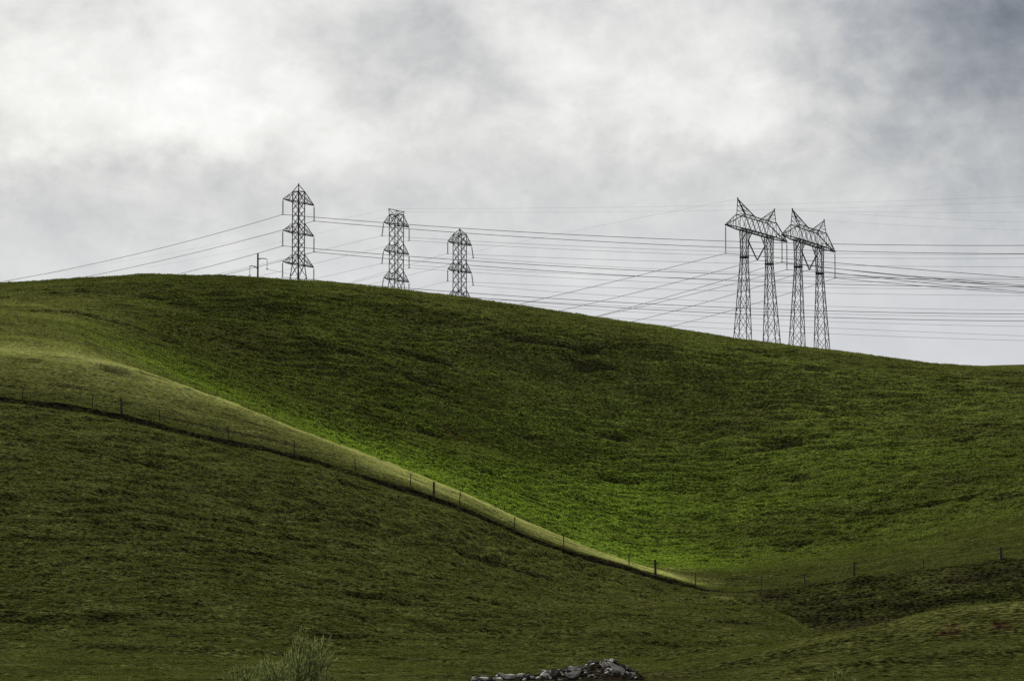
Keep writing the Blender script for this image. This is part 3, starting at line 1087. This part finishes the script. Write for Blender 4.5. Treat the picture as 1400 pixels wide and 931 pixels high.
def build_fence():
    specs = [(-60, 0, 17), (29, 0, 16), (125, 0, 17), (165, 1, 20.5), (218, 0, 17), (312, 0, 18), (402, 0, 17), (486, 0, 17), (561, 0, 17), (593, 1, 19.5),
             (628, 0, 17), (703, 0, 17), (771, 0, 17), (860, 0, 17), (896, 1, 21), (950, 0, 18), (1040, 0, 16), (1100, 0, 13), (1167, 1, 20),
             (1262, 0, 12), (1368, 1, 16), (1460, 0, 14)]
    x0 = point(593, 678, 350)
    root = empty('wire_fence', (x0.x, 350.0, ground_at(x0.x, 350.0)))
    tag(root, "wire fence of slim posts following the bank along the spur and across the hollow", 'fence')
    tops = []
    for (px, wood, hpx) in specs:
        D = 350.0 + .35
        u = ray(px, 700)[0]
        x = u * D
        z = ground_at(x, D)
        h = hpx / (F / D)
        lx, ly = random.uniform(-.06, .06), random.uniform(-.05, .05)
        if wood:
            mb = MB().tube([(x, D, z - .4), (x + lx * .5, D, z + h * .5), (x + lx, D + ly, z + h)], [.115, .105, .095], 8)
            mb.build('wooden_post', POLEW, root)
        else:
            mb = MB()
            a, b = Vector((x, D, z - .3)), Vector((x + lx * 1.5, D + ly, z + h))
            mb.bar(a, b, .085)
            mb.bar(a + Vector((0, .04, 0)), b + Vector((0, .04, 0)), .045)
            mb.bar(b, b + Vector((0, 0, .03)), .06)
            mb.build('steel_post', TPOST, root)
        tops.append((Vector((x, D - .07, z)), Vector((x + lx, D + ly - .07, z + h))))
    for lev in (.28, .5, .72, .93):
        mb = MB()
        pts = []
        for (a, b), (a2, b2) in zip(tops[:-1], tops[1:]):
            p, q = a.lerp(b, lev), a2.lerp(b2, lev)
            for i in range(6):
                t = i / 6
                w = p.lerp(q, t)
                w.z = max(w.z - .05 * 4 * t * (1 - t), ground_at(w.x, w.y) + .12)
                pts.append(w)
        pts.append(tops[-1][0].lerp(tops[-1][1], lev))
        mb.tube(pts, .008, 4)
        mb.build('wire', WIRE, root)


build_fence()

# ------------------------------------------------------------------ rubble heap


def chunk_mesh(seed):
    r = random.Random(seed)
    bm = bmesh.new()
    sx, sy, sz = 1.0, r.uniform(.45, .9), r.uniform(.18, .5)
    for k in range(15):
        bm.verts.new((r.uniform(-.5, .5) * sx, r.uniform(-.5, .5) * sy, r.choice((-.5, .5)) * sz * r.uniform(.7, 1)))
    bmesh.ops.convex_hull(bm, input=bm.verts)
    for v in [v for v in bm.verts if not v.link_faces]:
        bm.verts.remove(v)
    bmesh.ops.bevel(bm, geom=list(bm.edges), offset=.02, segments=1, affect='EDGES')
    me = bpy.data.meshes.new('rubble_chunk')
    bm.to_mesh(me)
    bm.free()
    return me


def build_rubble():
    r = random.Random(5)
    pale = [chunk_mesh(100 + i) for i in range(7)]
    dark = [chunk_mesh(200 + i) for i in range(7)]
    for m in pale:
        m.materials.append(STONE)
    for m in dark:
        m.materials.append(STONE_D)
    spots = []
    for k in range(170):
        px = r.choice((r.uniform(648, 872), r.uniform(740, 868)))
        spots.append((px, RUB_D + r.uniform(-2.6, 1.2), r.uniform(.16, .55), r.random() < .40))
    for px, D, sc, pl in spots:
        u = ray(px, 925)[0]
        x = u * D
        z = ground_at(x, D)
        me = r.choice(pale if pl else dark)
        o = bpy.data.objects.new('rubble_chunk', me)
        o.location = (x, D, z + sc * .06)
        o.scale = (sc, sc, sc)
        o.rotation_euler = (r.uniform(-.6, .6), r.uniform(-.6, .6), r.uniform(0, 6.28))
        link(o)
        tag(o, "pale broken concrete chunk in the rubble heap" if pl else "dark weathered stone chunk in the rubble heap", 'rubble',
            'pale chunks of the rubble heap' if pl else 'dark chunks of the rubble heap')
    # larger slabs
    for px, D, sc, rx, ry, rz, lab in ((694, 189, .95, .25, -.1, .3, "broad pale slab lying at the low end of the rubble heap"),
                                       (746, 189.2, .8, .5, .2, .2, "small bright slab propped up midway along the rubble heap"),
                                       (842, 189.4, 1.15, .35, .55, .1, "long grey slab tilted on the crown of the rubble heap"),
                                       (782, 188.8, 1.0, .7, -.4, .5, "pale split slab leaning on the flank of the rubble heap"),
                                       (660, 189, .8, .2, .1, .2, "flat pale slab at the outlying tail of the rubble heap")):
        u = ray(px, 925)[0]
        o = bpy.data.objects.new('concrete_slab', pale[0] if sc > .9 else pale[3])
        o.location = (u * D, D, ground_at(u * D, D) + .12 * sc)
        o.scale = (sc, sc * .8, sc * .6)
        o.rotation_euler = (rx, ry, rz)
        link(o)
        tag(o, lab, 'rubble')


build_rubble()

# ------------------------------------------------------------------ foreground shrubs


def mat_leaf(c1, c2):
    def fn(g, out):
        tc = g.new('ShaderNodeTexCoord')
        n = g.noise(tc.outputs['Object'], 9, 3, .6)
        c = g.ramp(n, [(.3, c1), (.7, c2)])
        df = g.new('ShaderNodeBsdfPrincipled')
        df.inputs['Roughness'].default_value = .8
        df.inputs['Specular IOR Level'].default_value = .15
        tr = g.new('ShaderNodeBsdfTranslucent')
        g.l.new(c, df.inputs['Base Color'])
        g.l.new(c, tr.inputs[0])
        mx = g.new('ShaderNodeMixShader')
        mx.inputs[0].default_value = .4
        g.l.new(df.outputs[0], mx.inputs[1])
        g.l.new(tr.outputs[0], mx.inputs[2])
        g.l.new(mx.outputs[0], out.inputs[0])
    return fn


LEAF_A = material("silvery_leaf", mat_leaf((.03, .042, .010), (.20, .225, .080)))
LEAF_B = material("yellow_green_leaf", mat_leaf((.06, .075, .02), (.17, .18, .06)))
TWIG = simple("shrub_twig", (.03, .024, .015), (.07, .055, .035), .9, 0, 8)


def shrub(px, D, top_y, width_px, nstem, label, leafmat, seed, leaf=(.17, .014), per=85):
    r = random.Random(seed)
    b = point(px, 931, D)
    zb = ground_at(b.x, D)
    H = point(px, top_y, D).z - zb
    W = width_px / (F / D) / 2
    root = empty('shrub', (b.x, D, zb))
    tag(root, label, 'shrub')
    verts, faces = [], []
    for k in range(nstem):
        a = r.uniform(0, 6.283)
        rad_ = math.sqrt(r.random())
        hs = H * (1 - .45 * rad_ ** 2) * r.uniform(.72, 1.0)
        bow = r.uniform(-.12, .25)
        base = Vector((math.cos(a) * .12 * r.random(), math.sin(a) * .12 * r.random(), -.05))
        tip = Vector((math.cos(a) * rad_ * W + bow * .3 * W, math.sin(a) * rad_ * W, hs))
        ctl = Vector((tip.x * .45, tip.y * .45, hs * .62))
        cv = lambda t: base * (1 - t) ** 2 + ctl * 2 * t * (1 - t) + tip * t * t
        pts = [cv(i / 6) for i in range(7)]
        mb = MB().tube([p + root.location for p in pts], [.018 - .014 * i / 6 for i in range(7)], 4)
        mb.build('stem', TWIG, root)
        for j in range(per):
            t = r.uniform(.12, 1.0) ** .8
            p = cv(t)
            dirn = (cv(min(1, t + .05)) - cv(max(0, t - .05))).normalized()
            sp = Vector((r.uniform(-1, 1), r.uniform(-1, 1), r.uniform(-.2, .9)))
            d = (dirn * r.uniform(.5, 1.2) + sp * .55 + Vector((.18, 0, 0))).normalized()
            s = d.cross(Vector((r.uniform(-1, 1), r.uniform(-1, 1), r.uniform(-.3, .3)))).normalized()
            L, w = leaf[0] * r.uniform(.6, 1.4), leaf[1] * r.uniform(.7, 1.4)
            q = p + sp * .085
            nrm = s.cross(d) * w * .5
            i0 = len(verts)
            verts += [q, q + d * L * .45 + s * w + nrm, q + d * L, q + d * L * .45 - s * w + nrm]
            faces.append((i0, i0 + 1, i0 + 2, i0 + 3))
    me = bpy.data.meshes.new('foliage')
    me.from_pydata([tuple(v) for v in verts], [], faces)
    me.materials.append(leafmat)
    fo = link(bpy.data.objects.new('foliage', me))
    fo.parent = root
    return root


shrub(405, 92, 853, 140, 56, "silvery-leaved upright shrub, the fullest one at the foot of the hill", LEAF_A, 3)
shrub(326, 95, 893, 70, 14, "small thin silvery shrub beside the fullest shrub", LEAF_A, 4, per=90)
shrub(455, 90, 897, 50, 9, "sparse silvery sprig on the rubble side of the fullest shrub", LEAF_A, 6, per=80)
shrub(1146, 98, 908, 60, 16, "yellow-green spiky shrub below the grassy mound", LEAF_B, 8, leaf=(.16, .02), per=36)
shrub(1252, 98, 921, 30, 6, "tiny yellow-green sprout below the grassy mound", LEAF_B, 9, leaf=(.13, .018), per=24)
